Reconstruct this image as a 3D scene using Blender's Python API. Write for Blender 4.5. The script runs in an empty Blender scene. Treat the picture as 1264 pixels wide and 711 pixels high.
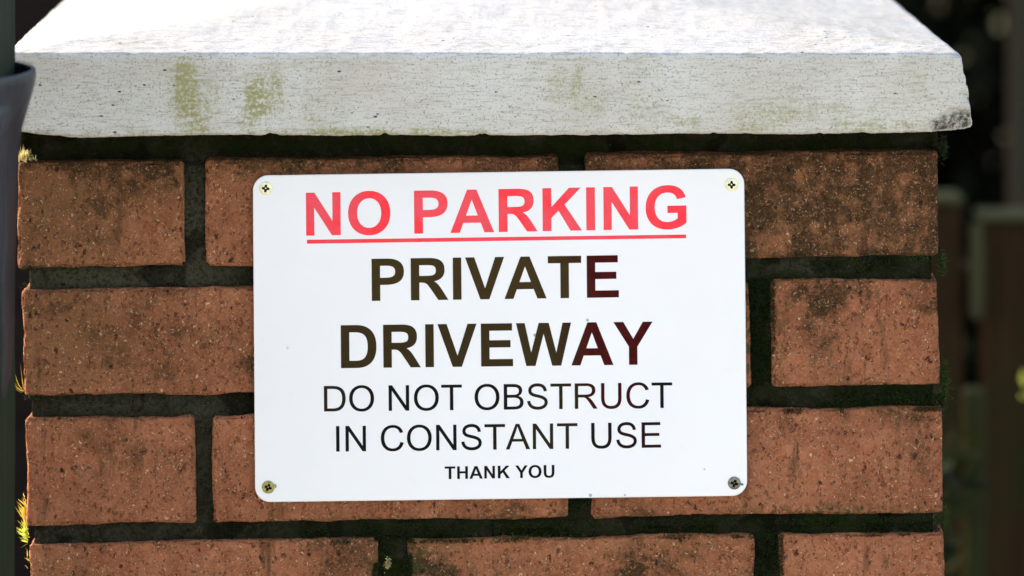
import bpy, math, random
import numpy as np
from mathutils import Vector, Matrix

random.seed(7)
rng = np.random.default_rng(11)
R = math.radians
SC = bpy.context.scene
C = SC.collection

# ------------------------------------------------------------------ camera
UNIT = 2090.0            # photo pixels per metre on the face of the brickwork (plane Y = 0)
Z0 = 1.10                # height of the middle of the photo on that plane
VPX, VPY = 566.0, -432.0 # foot of the optical axis
DIST = 4000.0 / UNIT
CAMX = (VPX - 632) / UNIT
CAMZ = Z0 + (355.5 - VPY) / UNIT

cam_d = bpy.data.cameras.new('camera')
cam = bpy.data.objects.new('camera', cam_d); C.objects.link(cam)
cam.location = (CAMX, -DIST, CAMZ); cam.rotation_euler = (R(90), 0, 0)
cam_d.sensor_width = 36; cam_d.lens = 4000 / 1264 * 36
cam_d.shift_x = (632 - VPX) / 1264
cam_d.shift_y = -(355.5 - VPY) / 1264
cam_d.clip_start = 0.02; cam_d.clip_end = 2000
cam_d.dof.use_dof = True; cam_d.dof.focus_distance = DIST - 0.004; cam_d.dof.aperture_fstop = 4.6
SC.camera = cam

# ------------------------------------------------------------------ light
SUN_AZ, SUN_EL = 64, 16   # degrees left of straight ahead, degrees up
w = bpy.data.worlds.new("World"); SC.world = w; w.use_nodes = True
nt = w.node_tree; nt.nodes.clear()
sky = nt.nodes.new('ShaderNodeTexSky'); sky.sky_type = 'NISHITA'; sky.sun_disc = False
sky.sun_elevation = R(SUN_EL); sky.sun_rotation = R(-SUN_AZ)
sky.air_density = 1.0; sky.dust_density = 2.5; sky.ozone_density = 1.0
bg = nt.nodes.new('ShaderNodeBackground'); bg.inputs[1].default_value = 0.15
out = nt.nodes.new('ShaderNodeOutputWorld')
nt.links.new(sky.outputs[0], bg.inputs[0]); nt.links.new(bg.outputs[0], out.inputs[0])
sd = bpy.data.lights.new('sun', 'SUN'); sd.energy = 2.6; sd.angle = R(0.5); sd.color = (1, .975, .94)
sun = bpy.data.objects.new('sun', sd); C.objects.link(sun)
sv = Vector((-math.sin(R(SUN_AZ)) * math.cos(R(SUN_EL)), math.cos(R(SUN_AZ)) * math.cos(R(SUN_EL)), math.sin(R(SUN_EL))))
sun.rotation_euler = sv.to_track_quat('Z', 'Y').to_euler(); sun.location = sv * 10
SC.view_settings.view_transform = 'Standard'; SC.view_settings.look = 'None'
SC.view_settings.gamma = 1; SC.view_settings.exposure = 2.27
SC.view_settings.use_curve_mapping = False
SC.view_settings.use_white_balance = True; SC.view_settings.white_balance_temperature = 7350; SC.view_settings.white_balance_tint = 15
SC.cycles.max_bounces = 6; SC.cycles.use_denoising = True

# ------------------------------------------------------------------ numeric helpers
def at(x, y, Y=0.0):
    """photo pixel -> world point at distance Y behind the brick face"""
    s = (DIST + Y) / DIST / UNIT
    return (CAMX + (x - VPX) * s, Y, CAMZ - (y - VPY) * s)

def _h(ix, iy, iz, seed):
    h = (ix.astype(np.int64) * 374761393 + iy.astype(np.int64) * 668265263 + iz.astype(np.int64) * 2147483647 // 7 + seed * 974711) & 0xFFFFFFFF
    h = ((h ^ (h >> 13)) * 1274126177) & 0xFFFFFFFF
    h = (h ^ (h >> 16)) & 0xFFFFFFFF
    h = ((h ^ (h >> 11)) * 2654435761) & 0xFFFFFFFF
    return ((h ^ (h >> 15)) & 0xFFFFFF) / float(0xFFFFFF)

def vnoise(p, scale, seed=0):
    q = np.asarray(p) * scale + 1000.0
    i = np.floor(q).astype(np.int64); f = q - i; f = f * f * (3 - 2 * f)
    r = 0
    for dx in (0, 1):
        for dy in (0, 1):
            for dz in (0, 1):
                wgt = (f[:, 0] if dx else 1 - f[:, 0]) * (f[:, 1] if dy else 1 - f[:, 1]) * (f[:, 2] if dz else 1 - f[:, 2])
                r = r + wgt * _h(i[:, 0] + dx, i[:, 1] + dy, i[:, 2] + dz, seed)
    return r * 2 - 1

def fbm(p, scale, seed=0, oct=3, gain=.5):
    a, s, r, t = 1.0, scale, 0, 0
    for o in range(oct):
        r = r + a * vnoise(p, s, seed + o * 17); t += a; a *= gain; s *= 2.03
    return r / t

def lattice(xs, ys, zs):
    """surface of a box on three lists of coordinates"""
    nx, ny, nz = len(xs), len(ys), len(zs)
    I = lambda i, j, k: (i * ny + j) * nz + k
    F = []
    def grid(A, B, fn, flip):
        a, b = np.meshgrid(np.arange(A - 1), np.arange(B - 1), indexing='ij')
        q = np.stack([fn(a, b), fn(a + 1, b), fn(a + 1, b + 1), fn(a, b + 1)], -1).reshape(-1, 4)
        F.append(q[:, ::-1] if flip else q)
    grid(nx, nz, lambda a, b: I(a, 0, b), False); grid(nx, nz, lambda a, b: I(a, ny - 1, b), True)
    grid(nx, ny, lambda a, b: I(a, b, 0), True);  grid(nx, ny, lambda a, b: I(a, b, nz - 1), False)
    grid(ny, nz, lambda a, b: I(0, a, b), True);  grid(ny, nz, lambda a, b: I(nx - 1, a, b), False)
    F = np.concatenate(F)
    u, inv = np.unique(F, return_inverse=True)
    inv = inv.reshape(F.shape)
    i = u // (ny * nz); j = (u // nz) % ny; k = u % nz
    V = np.stack([np.asarray(xs)[i], np.asarray(ys)[j], np.asarray(zs)[k]], -1).astype(float)
    return V, inv

def axis(h, r, step, fine_lo=True, fine_hi=True):
    e = [0, .12, .3, .55, .8, 1.0]
    lo = [-h + r * t for t in e] if fine_lo else [-h, -h + r]
    hi = [h - r * t for t in e][::-1] if fine_hi else [h - r, h]
    n = max(2, int((2 * h - 2 * r) / step))
    mid = list(np.linspace(-h + r, h - r, n + 1)[1:-1])
    return lo + mid + hi

def rounded(V, h, r):
    h = np.asarray(h, float)
    inner = np.clip(V, -h + r, h - r); d = V - inner
    L = np.linalg.norm(d, axis=1, keepdims=True); L[L == 0] = 1
    n = d / L
    return inner + n * r, n

# ------------------------------------------------------------------ object helpers
def wloc(o):
    v = Vector((0, 0, 0))
    while o is not None:
        v = v + o.location; o = o.parent
    return v

def link(o, parent=None):
    C.objects.link(o)
    if parent is not None: o.parent = parent
    return o

def obj(name, V, F, mat, parent=None, smooth=True, attrs=None, origin=None, mats=None, midx=None):
    V = np.asarray(V, float)
    base = np.array(wloc(parent)) if parent is not None else np.zeros(3)
    o_loc = np.asarray(origin, float) if origin is not None else (base if parent is not None else np.array([V[:, 0].mean(), V[:, 1].mean(), V[:, 2].min()]))
    me = bpy.data.meshes.new(name)
    if isinstance(F, np.ndarray):
        F = F.reshape(len(F), -1); k = F.shape[1]
        me.vertices.add(len(V)); me.vertices.foreach_set('co', (V - o_loc).astype(np.float32).ravel())
        me.loops.add(F.size); me.loops.foreach_set('vertex_index', F.astype(np.int32).ravel())
        me.polygons.add(len(F)); me.polygons.foreach_set('loop_start', np.arange(0, F.size, k, dtype=np.int32))
        me.update(calc_edges=True)
    else:
        me.from_pydata([tuple(v) for v in (V - o_loc)], [], [tuple(f) for f in F])
    if attrs:
        for a, val in attrs.items():
            at_ = me.attributes.new(a, 'FLOAT', 'POINT'); at_.data.foreach_set('value', np.asarray(val, np.float32))
    for m in (mats or [mat]): me.materials.append(m)
    if midx is not None: me.polygons.foreach_set('material_index', np.asarray(midx, np.int32))
    me.validate()
    me.polygons.foreach_set('use_smooth', [smooth] * len(me.polygons))
    me.update()
    o = bpy.data.objects.new(name, me)
    o.location = o_loc - base
    return link(o, parent)

def empty(name, loc, parent=None):
    o = bpy.data.objects.new(name, None); o.empty_display_size = .05; o.location = loc
    return link(o, parent)

def tag(o, label=None, cat=None, group=None, kind=None):
    if label: o['label'] = label
    if cat: o['category'] = cat
    if group: o['group'] = group
    if kind: o['kind'] = kind
    return o

class MB:
    def __init__(s): s.V = []; s.F = []; s.n = 0; s.A = {}
    def add(s, V, F, **A):
        V = np.asarray(V, float); s.V.append(V); s.F.append(np.asarray(F) + s.n); s.n += len(V)
        for k, v in A.items(): s.A.setdefault(k, []).append(np.broadcast_to(np.asarray(v, float), (len(V),)))
    def get(s): return np.concatenate(s.V), np.concatenate(s.F), {k: np.concatenate(v) for k, v in s.A.items()}

# ------------------------------------------------------------------ materials
class Mat:
    def __init__(s, name, rough=.8, spec=.3):
        s.m = bpy.data.materials.new(name); s.m.use_nodes = True; s.t = s.m.node_tree
        s.t.nodes.clear()
        s.b = s.n('ShaderNodeBsdfPrincipled'); s.o = s.n('ShaderNodeOutputMaterial')
        s.t.links.new(s.b.outputs[0], s.o.inputs[0])
        s.b.inputs['Roughness'].default_value = rough
        s.b.inputs['Specular IOR Level'].default_value = spec
        s.tc = s.n('ShaderNodeTexCoord'); s.co = s.tc.outputs['Object']
    def n(s, t, **k):
        x = s.t.nodes.new(t)
        for a, v in k.items(): setattr(x, a, v)
        return x
    def l(s, a, b): s.t.links.new(a, b)
    def setin(s, sock, v):
        if isinstance(v, bpy.types.NodeSocket): s.l(v, sock)
        elif isinstance(v, (tuple, list)): sock.default_value = tuple(v) + ((1,) if len(v) == 3 and sock.type == 'RGBA' else ())
        else: sock.default_value = v
    def mapping(s, scale=(1, 1, 1), loc=(0, 0, 0)):
        m = s.n('ShaderNodeMapping'); s.l(s.co, m.inputs[0]); m.inputs['Scale'].default_value = scale; m.inputs['Location'].default_value = loc
        return m.outputs[0]
    def noise(s, scale, detail=4, rough=.55, co=None, dist=0):
        x = s.n('ShaderNodeTexNoise'); s.l(co or s.co, x.inputs['Vector'])
        x.inputs['Scale'].default_value = scale; x.inputs['Detail'].default_value = detail; x.inputs['Roughness'].default_value = rough
        x.inputs['Distortion'].default_value = dist
        return x.outputs['Fac']
    def voro(s, scale, co=None, out='Distance', rnd=1.0):
        x = s.n('ShaderNodeTexVoronoi'); s.l(co or s.co, x.inputs['Vector']); x.inputs['Scale'].default_value = scale
        x.inputs['Randomness'].default_value = rnd
        return x.outputs[out]
    def ramp(s, v, a, b, lo=0.0, hi=1.0):
        x = s.n('ShaderNodeMapRange'); s.l(v, x.inputs[0]); x.interpolation_type = 'SMOOTHSTEP'
        for i, q in zip((1, 2, 3, 4), (a, b, lo, hi)): x.inputs[i].default_value = q
        return x.outputs[0]
    def math(s, op, a, b=0.0, c=None):
        x = s.n('ShaderNodeMath', operation=op); s.setin(x.inputs[0], a); s.setin(x.inputs[1], b)
        if c is not None: s.setin(x.inputs[2], c)
        return x.outputs[0]
    def mix(s, f, a, b, mode='MIX'):
        x = s.n('ShaderNodeMix', data_type='RGBA', blend_type=mode)
        s.setin(x.inputs[0], f); s.setin(x.inputs[6], a); s.setin(x.inputs[7], b)
        return x.outputs[2]
    def attr(s, name):
        return s.n('ShaderNodeAttribute', attribute_name=name).outputs['Fac']
    def color(s, v): s.setin(s.b.inputs['Base Color'], v)
    def bump(s, h, dist, strength=1.0, prev=None):
        x = s.n('ShaderNodeBump'); s.l(h, x.inputs['Height']); x.inputs['Distance'].default_value = dist; x.inputs['Strength'].default_value = strength
        if prev is not None: s.l(prev, x.inputs['Normal'])
        s.l(x.outputs[0], s.b.inputs['Normal']); return x.outputs[0]

def brick_mat():
    m = Mat('fired_clay_brick', .9, .15)
    tone = m.attr('tone'); gr = m.attr('grime'); ol = m.attr('olive')
    n1 = m.noise(28, 5, .6); n2 = m.noise(160, 4, .65); n3 = m.noise(650, 3, .7)
    c = m.mix(m.ramp(n1, .3, .7), (.262, .082, .040), (.385, .138, .070))
    c = m.mix(m.ramp(tone, 0, 1), c, m.mix(.6, c, (.215, .088, .032)))
    c = m.mix(m.ramp(n2, .38, .66), m.mix(1, c, (.72, .66, .62), 'MULTIPLY'), c)
    c = m.mix(m.math('MULTIPLY', m.ramp(n3, .45, .7), .45), c, (.44, .18, .09))
    # olive film of algae
    c = m.mix(m.math('MULTIPLY', ol, m.ramp(n2, .25, .7, .45, 1)), c, (.105, .062, .025))
    # dark wet-looking grime that breaks up over the grain
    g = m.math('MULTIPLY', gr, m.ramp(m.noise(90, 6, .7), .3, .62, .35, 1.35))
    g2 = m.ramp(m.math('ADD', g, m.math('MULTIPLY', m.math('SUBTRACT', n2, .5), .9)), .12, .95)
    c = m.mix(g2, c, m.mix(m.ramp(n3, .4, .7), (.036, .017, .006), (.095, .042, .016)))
    # pits and dark mineral specks, ragged rather than round
    wv = m.n('ShaderNodeTexNoise'); m.l(m.co, wv.inputs['Vector']); wv.inputs['Scale'].default_value = 420; wv.inputs['Detail'].default_value = 2
    wa = m.n('ShaderNodeVectorMath', operation='MULTIPLY_ADD'); m.l(wv.outputs['Color'], wa.inputs[0]); wa.inputs[1].default_value = (.0042,) * 3; m.l(m.co, wa.inputs[2])
    wc = wa.outputs[0]
    def off(x, y, z, sc=(1, 1, 1)):
        q = m.n('ShaderNodeMapping'); m.l(wc, q.inputs[0]); q.inputs['Location'].default_value = (x, y, z); q.inputs['Scale'].default_value = sc; return q.outputs[0]
    pit = m.math('MULTIPLY', m.ramp(m.voro(400, off(0, 0, 0, (1, 1, .7))), .34, .16), m.ramp(m.noise(200, 2, .5, off(3, 1, 7)), .46, .54))
    c = m.mix(m.math('MULTIPLY', pit, .45), c, (.07, .024, .012))
    pit3 = m.math('MULTIPLY', m.ramp(m.voro(190, off(2, 9, 4, (1, 1, .6))), .25, .10), m.ramp(m.noise(60, 3, .6, off(9, 2, 7)), .50, .58))
    c = m.mix(m.math('MULTIPLY', pit3, .9), c, (.020, .012, .008))
    crk = m.ramp(m.noise(330, 2, .6, off(1, 1, 1, (1, 1, .45))), .345, .295)
    c = m.mix(m.math('MULTIPLY', crk, .38), c, (.07, .028, .014))
    # pale grit
    grit = m.math('MULTIPLY', m.ramp(m.voro(420, off(5, 5, 1)), .34, .18), m.ramp(m.noise(190, 2, .5, off(1, 8, 3)), .50, .56))
    c = m.mix(m.math('MULTIPLY', grit, m.math('SUBTRACT', .75, m.math('MULTIPLY', gr, .45))), c, (.60, .36, .20))
    g5 = m.math('MULTIPLY', m.ramp(m.voro(170, off(8, 5, 1)), .17, .09), m.ramp(m.noise(70, 2, .5, off(1, 3, 3)), .52, .58))
    c = m.mix(m.math('MULTIPLY', g5, m.math('SUBTRACT', .85, m.math('MULTIPLY', gr, .5))), c, (.62, .40, .23))
    v4 = m.voro(760, off(7, 3, 2))
    grit4 = m.math('MULTIPLY', m.ramp(v4, .32, .18), m.ramp(m.noise(330, 2, .5, off(6, 6, 3)), .47, .55))
    c = m.mix(m.math('MULTIPLY', grit4, .6), c, (.50, .26, .14))
    c = m.mix(m.math('MULTIPLY', m.ramp(m.noise(16, 4, .7, m.mapping(loc=(7, 7, 1), scale=(1, 1, .45))), .56, .72), .35), c, (.16, .062, .030))
    vs = m.noise(1, 4, .65, m.mapping(scale=(110, 110, 16), loc=(2, 6, 1)))
    c = m.mix(m.math('MULTIPLY', m.ramp(vs, .55, .72), m.ramp(n1, .40, .58, .12, .75)), c, (.075, .034, .014))
    # green growth where the joints are damp
    c = m.mix(m.math('MULTIPLY', m.attr('moss'), m.ramp(m.noise(260, 3, .6, m.mapping(loc=(4, 4, 4))), .42, .6)), c, (.022, .035, .008))
    m.color(c)
    h = m.math('ADD', m.math('MULTIPLY', n3, .5), m.math('MULTIPLY', n2, .8))
    h = m.math('SUBTRACT', h, m.math('MULTIPLY', crk, .8))
    h = m.math('SUBTRACT', h, m.math('ADD', m.math('MULTIPLY', pit, .8), m.math('MULTIPLY', pit3, 1.3)))
    h = m.math('ADD', h, m.math('MULTIPLY', grit, .5))
    m.bump(h, .0012, 1)
    return m.m

def mortar_mat():
    m = Mat('weathered_mortar', 1, 0)
    n = m.noise(60, 5, .65); n2 = m.noise(420, 4, .7)
    c = m.mix(m.ramp(n, .3, .7), (.012, .0112, .007), (.038, .035, .024))
    c = m.mix(m.ramp(n2, .4, .7), m.mix(1, c, (.6, .6, .55), 'MULTIPLY'), c)
    c = m.mix(m.math('MULTIPLY', m.attr('moss'), m.ramp(m.noise(140, 4, .6), .35, .6)), c, (.010, .016, .0035))
    c = m.mix(m.math('MULTIPLY', m.attr('pale'), m.ramp(n2, .3, .6)), c, (.062, .058, .036))
    sand = m.math('MULTIPLY', m.ramp(m.voro(520), .36, .18), m.ramp(m.noise(210, 2, .5), .47, .56))
    c = m.mix(m.math('MULTIPLY', sand, m.math('SUBTRACT', .75, m.math('MULTIPLY', m.attr('moss'), .7))), c, (.085, .078, .055))
    crk = m.ramp(m.voro(34, m.mapping(loc=(3, 3, 3)), 'Distance'), .72, .80)
    c = m.mix(m.math('MULTIPLY', crk, .6), c, (.004, .004, .003))
    m.color(c); m.bump(m.math('ADD', m.math('ADD', n2, m.math('MULTIPLY', sand, .5)), m.math('MULTIPLY', n, .8)), .0022, 1)
    return m.m

def cap_mat():
    m = Mat('cast_stone_coping', .85, .2)
    st = m.mapping(scale=(60, 200, 430)); st2 = m.mapping(scale=(90, 500, 1100), loc=(1, 2, 3))
    s1 = m.noise(1, 5, .65, st); s2 = m.noise(1, 4, .7, st2); n1 = m.noise(14, 4, .6); n3 = m.noise(520, 4, .75)
    c = m.mix(m.ramp(n1, .3, .7), (.485, .46, .405), (.565, .545, .505))
    c = m.mix(m.math('MULTIPLY', m.ramp(s1, .52, .68), .42), c, (.31, .275, .22))
    c = m.mix(m.math('MULTIPLY', m.ramp(s2, .52, .66), .62), c, (.27, .24, .19))
    c = m.mix(m.math('MULTIPLY', m.ramp(n3, .56, .74), .75), c, (.17, .15, .11))
    c = m.mix(m.math('MULTIPLY', m.ramp(m.noise(900, 2, .6), .58, .68), .7), c, (.14, .12, .09))
    c = m.mix(m.attr('upper'), c, m.mix(m.ramp(m.noise(1, 6, .75, m.mapping(scale=(70, 120, 60), loc=(5, 5, 5))), .52, .74), m.mix(1, c, (.72, .775, .86), 'MULTIPLY'), m.mix(1, c, (.58, .62, .67), 'MULTIPLY')))  # top face darkened and cooled in colour to offset the sun's glare
    # algae: olive film breaking up over the brushed grain
    a = m.math('MULTIPLY', m.attr('algae'), m.math('ADD', m.ramp(n3, .30, .66), m.math('MULTIPLY', m.ramp(s1, .38, .62), .38)))
    c = m.mix(m.ramp(m.math('MULTIPLY', a, m.ramp(m.noise(1, 4, .6, m.mapping(scale=(90, 90, 14), loc=(6, 1, 2))), .34, .60, .45, 1.2)), .05, 1.1, 0, .85), c, (.235, .225, .062))
    c = m.mix(m.math('MULTIPLY', m.attr('warm'), m.ramp(s1, .35, .65, .3, 1)), c, (.42, .35, .27))
    # dark pits
    p = m.ramp(m.voro(85, m.mapping(loc=(4, 2, 5), scale=(1, 1, 2.2))), .115, .05)
    p = m.math('MULTIPLY', p, m.ramp(m.noise(30, 2, .5, m.mapping(loc=(2, 2, 2))), .50, .58))
    c = m.mix(p, c, (.03, .026, .02))
    c = m.mix(m.math('MULTIPLY', m.attr('broken'), m.ramp(m.noise(260, 5, .7), .36, .60, .15, .95)), c, (.030, .026, .012))
    m.color(c)
    h = m.math('ADD', m.math('MULTIPLY', s1, .7), m.math('ADD', m.math('MULTIPLY', n3, .6), m.math('MULTIPLY', s2, .4)))
    h = m.math('SUBTRACT', h, m.math('MULTIPLY', p, 2))
    m.bump(h, .0007, .8)
    return m.m

def moss_mat(name, a, b, trans=.35, rough=.7):
    m = Mat(name, rough, .2)
    t = m.attr('tip'); v = m.attr('vary')
    c = m.mix(v, a, b)
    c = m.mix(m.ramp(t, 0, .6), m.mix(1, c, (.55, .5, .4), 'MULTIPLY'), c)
    m.color(c)
    if rough >= .9: m.b.inputs['Specular IOR Level'].default_value = 0
    tr = m.n('ShaderNodeBsdfTranslucent'); m.setin(tr.inputs[0], c)
    mx = m.n('ShaderNodeMixShader'); mx.inputs[0].default_value = trans
    m.l(m.b.outputs[0], mx.inputs[1]); m.l(tr.outputs[0], mx.inputs[2]); m.l(mx.outputs[0], m.o.inputs[0])
    return m.m

def ink_mat(name, base, reds):
    m = Mat(name, .55, .06)
    n = m.noise(180, 4, .65)
    c = m.mix(m.ramp(n, .3, .7), base, tuple(min(1, q * 1.25 + .002) for q in base))
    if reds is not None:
        c = m.mix(m.math('MULTIPLY', m.attr('maroon'), 1.0), c, reds)
        c = m.mix(m.math('MULTIPLY', m.attr('brownish'), m.ramp(n, .2, .8, .75, 1)), c, (.049, .029, .0075))
        c = m.mix(m.attr('maroon'), c, m.mix(m.ramp(n, .3, .7), reds, (.070, .005, .004)))
    if reds is None: c = m.mix(m.math('MULTIPLY', m.ramp(m.noise(35, 3, .6), .40, .60), .6), c, (.74, .10, .125))
    m.color(c)
    return m.m

def wood_mat(name, a, b, green=None, scale=1.0, rough=.85):
    m = Mat(name, rough, .2)
    g = m.noise(1, 5, .6, m.mapping(scale=(150 * scale, 150 * scale, 5 * scale)), .6); n = m.noise(9 * scale, 4, .6)
    c = m.mix(m.ramp(g, .3, .7), a, b)
    if green is not None: c = m.mix(m.ramp(n, .42, .62, 0, .8), c, green)
    m.color(c); m.bump(g, .0015, .6)
    return m.m

def plain(name, col, rough=.6, spec=.3, metal=0, var=.25, sc=40):
    m = Mat(name, rough, spec)
    n = m.noise(sc, 5, .65)
    m.color(m.mix(m.ramp(n, .3, .7), tuple(q * (1 - var) for q in col), tuple(min(1, q * (1 + var)) for q in col)))
    m.b.inputs['Metallic'].default_value = metal
    m.bump(n, .0005, .4)
    return m.m

M_BRICK, M_MORTAR, M_CAP = brick_mat(), mortar_mat(), cap_mat()

# ================================================================== SETTING
def structure(o): o['kind'] = 'structure'; return o
gm = Mat('grass_and_soil', .95, .1)
gm.color(gm.mix(gm.ramp(gm.noise(3, 6, .6), .35, .65), (.035, .05, .014), (.075, .062, .035)))
g_ = [-600, -40, -10, -4, -1, 1, 4, 10, 40, 600]
gv = [(x, y, 0) for x in g_ for y in g_]; gf = [(i * 10 + j, (i + 1) * 10 + j, (i + 1) * 10 + j + 1, i * 10 + j + 1) for i in range(9) for j in range(9)]
structure(obj('ground', gv, gf, gm.m, smooth=False, origin=(0, 0, 0)))
dm = Mat('concrete_paving', .9, .2)
dm.color(dm.mix(dm.ramp(dm.noise(6, 6, .7), .3, .7), (.42, .40, .36), (.55, .53, .48)))
dm.bump(dm.noise(120, 4, .6), .003, .5)
structure(obj('driveway', [(-9, -9, .004), (9, -9, .004), (9, -.35, .004), (-9, -.35, .004)], [(0, 1, 2, 3)], dm.m, smooth=False, origin=(0, -4, .004)))

# ================================================================== BRICK PIER
PX = (at(590, 0, 0)[0])
pier = empty('brick_pier', (PX, .27, 0))
tag(pier, 'red brick gate pier with a pale stone cap and dark mossy joints', 'pier')

def G(x, y, cx, cy, sx, sy): return np.exp(-((x - cx) / sx) ** 2 - ((y - cy) / sy) ** 2)

def stains(P, nse):
    """growth on the brick faces, as a function of place on the face"""
    s = DIST / (DIST + np.clip(P[:, 1], -.02, .02)) * UNIT
    x = VPX + (P[:, 0] - CAMX) * s; y = VPY + (CAMZ - P[:, 2]) * s
    side = (P[:, 1] > .012)
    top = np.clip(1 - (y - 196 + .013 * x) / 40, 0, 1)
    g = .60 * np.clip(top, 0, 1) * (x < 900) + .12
    g += (x > 900) * (y < 335) * (.50 + .35 * np.clip(1 - (y - 185) / 90, 0, 1) + .25 * fbm(np.stack([x / 16, 0 * x, y / 110], -1), 1, 5, 2))
    g += .75 * G(x, y, 113, 200, 30, 18) + .5 * G(x, y, 150, 230, 55, 25) + .4 * G(x, y, 205, 205, 16, 26) + .35 * G(x, y, 120, 270, 30, 40)
    g += .6 * G(x, y, 1015, 395, 22, 55) + .3 * G(x, y, 1050, 370, 60, 25) + .35 * G(x, y, 975, 370, 26, 14) + .45 * G(x, y, 1150, 345, 18, 60)
    g += .5 * G(x, y, 315, 450, 18, 22) + .35 * G(x, y, 960, 505, 26, 22) + .35 * G(x, y, 1140, 560, 20, 60) + .4 * G(x, y, 1110, 515, 60, 18)
    g += .35 * G(x, y, 560, 700, 90, 26) + .4 * G(x, y, 770, 710, 40, 40) + .3 * G(x, y, 345, 628, 30, 14) + .55 * G(x, y, 640, 635, 60, 18) + .4 * G(x, y, 800, 632, 60, 14)
    g += .32 * np.clip(fbm(np.stack([x / 70, 0 * x, y / 60], -1), 1, 55, 3) * 2.2, 0, 1)
    g += .35 * G(x, y, 180, 560, 22, 16) + .30 * G(x, y, 45, 300, 30, 60)
    g += .45 * G(x, y, 1175, 240, 30, 50)
    g = np.clip(g + .16 * nse, 0, 1.2)
    ol = .55 * G(x, y, 85, 420, 75, 75) + .55 * G(x, y, 70, 250, 70, 70) + .42 * G(x, y, 180, 215, 70, 35) + .55 * G(x, y, 1040, 250, 150, 70) + .3 * G(x, y, 70, 700, 40, 30) + .15
    ol = np.clip(ol + .15 * nse, 0, .9)
    mo = .0 * x
    for (a, b, c_, d, k) in ((935, 410, 34, 100, .9), (500, 700, 46, 60, .9), (1100, 487, 110, 16, .8), (1050, 636, 160, 14, .8), (560, 648, 200, 14, .8), (1150, 322, 40, 12, .6), (360, 205, 80, 10, .4), (870, 660, 60, 14, .5)):
        mo = np.maximum(mo, k * G(x, y, a, b, c_, d))
    ol = np.where(side, .3, ol); g = np.where(side, .25, g); mo = np.where(side, 0, mo)
    return g, ol, np.clip(mo, 0, 1)

def brick(mb, x0, x1, yt, yb, tone, seed, depth=.1025, front=True, Yf=0.0, fine=True, slope=-.0132):
    """one brick whose face covers these photo pixels of the pier face (x0..x1, top and bottom at x=22)"""
    ym = (yt + yb) / 2 + slope * ((x0 + x1) / 2 - 22)
    cx, _, cz = at((x0 + x1) / 2, ym)
    hx, hz, hy = (x1 - x0) / 2 / UNIT, (yb - yt) / 2 / UNIT, depth / 2
    r = .0022
    st = .0011 if fine else .02
    V, F = lattice(axis(hx, r, st), axis(hy, r, .006 if fine else .05, True, False), axis(hz, r, st))
    V, n = rounded(V, (hx, hy, hz), r)
    a = math.atan(-slope)
    ca, sa = math.cos(a), math.sin(a)
    X = V[:, 0] * ca - V[:, 2] * sa; Z = V[:, 0] * sa + V[:, 2] * ca
    V = np.stack([X + cx, V[:, 1] + hy + Yf, Z + cz], -1)
    if fine:
        w1 = fbm(V + seed, 55, seed, 3); w2 = fbm(V + seed, 260, seed + 3, 3)
        edge = (np.abs(n) > .25).sum(1) > 1
        V = V + n * (w1 * .0005 + w2 * .00045)[:, None]
        chip = np.clip(fbm(V, 150, seed + 9, 3) - .05, 0, 1)
        V = V - n * (np.where(edge, chip * .006, 0))[:, None]
        wob = fbm(V * np.array([1, 1, 1]), 22, seed + 21, 3) * .0016
        wob = wob + fbm(V * np.array([1, 1, 1]), 90, seed + 31, 2) * .0006
        V[:, 2] += wob * n[:, 2]; V[:, 0] += wob * n[:, 0]
        g, ol, mo = stains(V, w1)
    else:
        g = np.full(len(V), .3); ol = np.full(len(V), .3); mo = np.zeros(len(V))
    mb.add(V, F, tone=tone, grime=g, olive=ol, moss=mo)

bb = MB()
# courses in the photo: top, bottom (at the left edge), then the bricks
COURSES = [
 (202, 331, [(22, 228, .75, .1025), (255, 690, .35, .1025), (725, 1158, .6, .1025)]),
 (359, 490, [(28, 462, .45, .1025), (490, 925, .3, .1025), (953, 1160.5, .15, .1025)]),
 (517, 649, [(32, 240, .25, .1025), (262, 702, .15, .1025), (730, 1164, .1, .1025)]),
 (672, 803, [(36, 466, .3, .1025), (503, 932, .5, .1025), (963, 1167, .2, .1025)]),
]
sd_ = 1
for (yt, yb, L) in COURSES:
    for (x0, x1, tone, dp) in L:
        brick(bb, x0, x1, yt, yb, tone, sd_, dp); sd_ += 1
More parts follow.
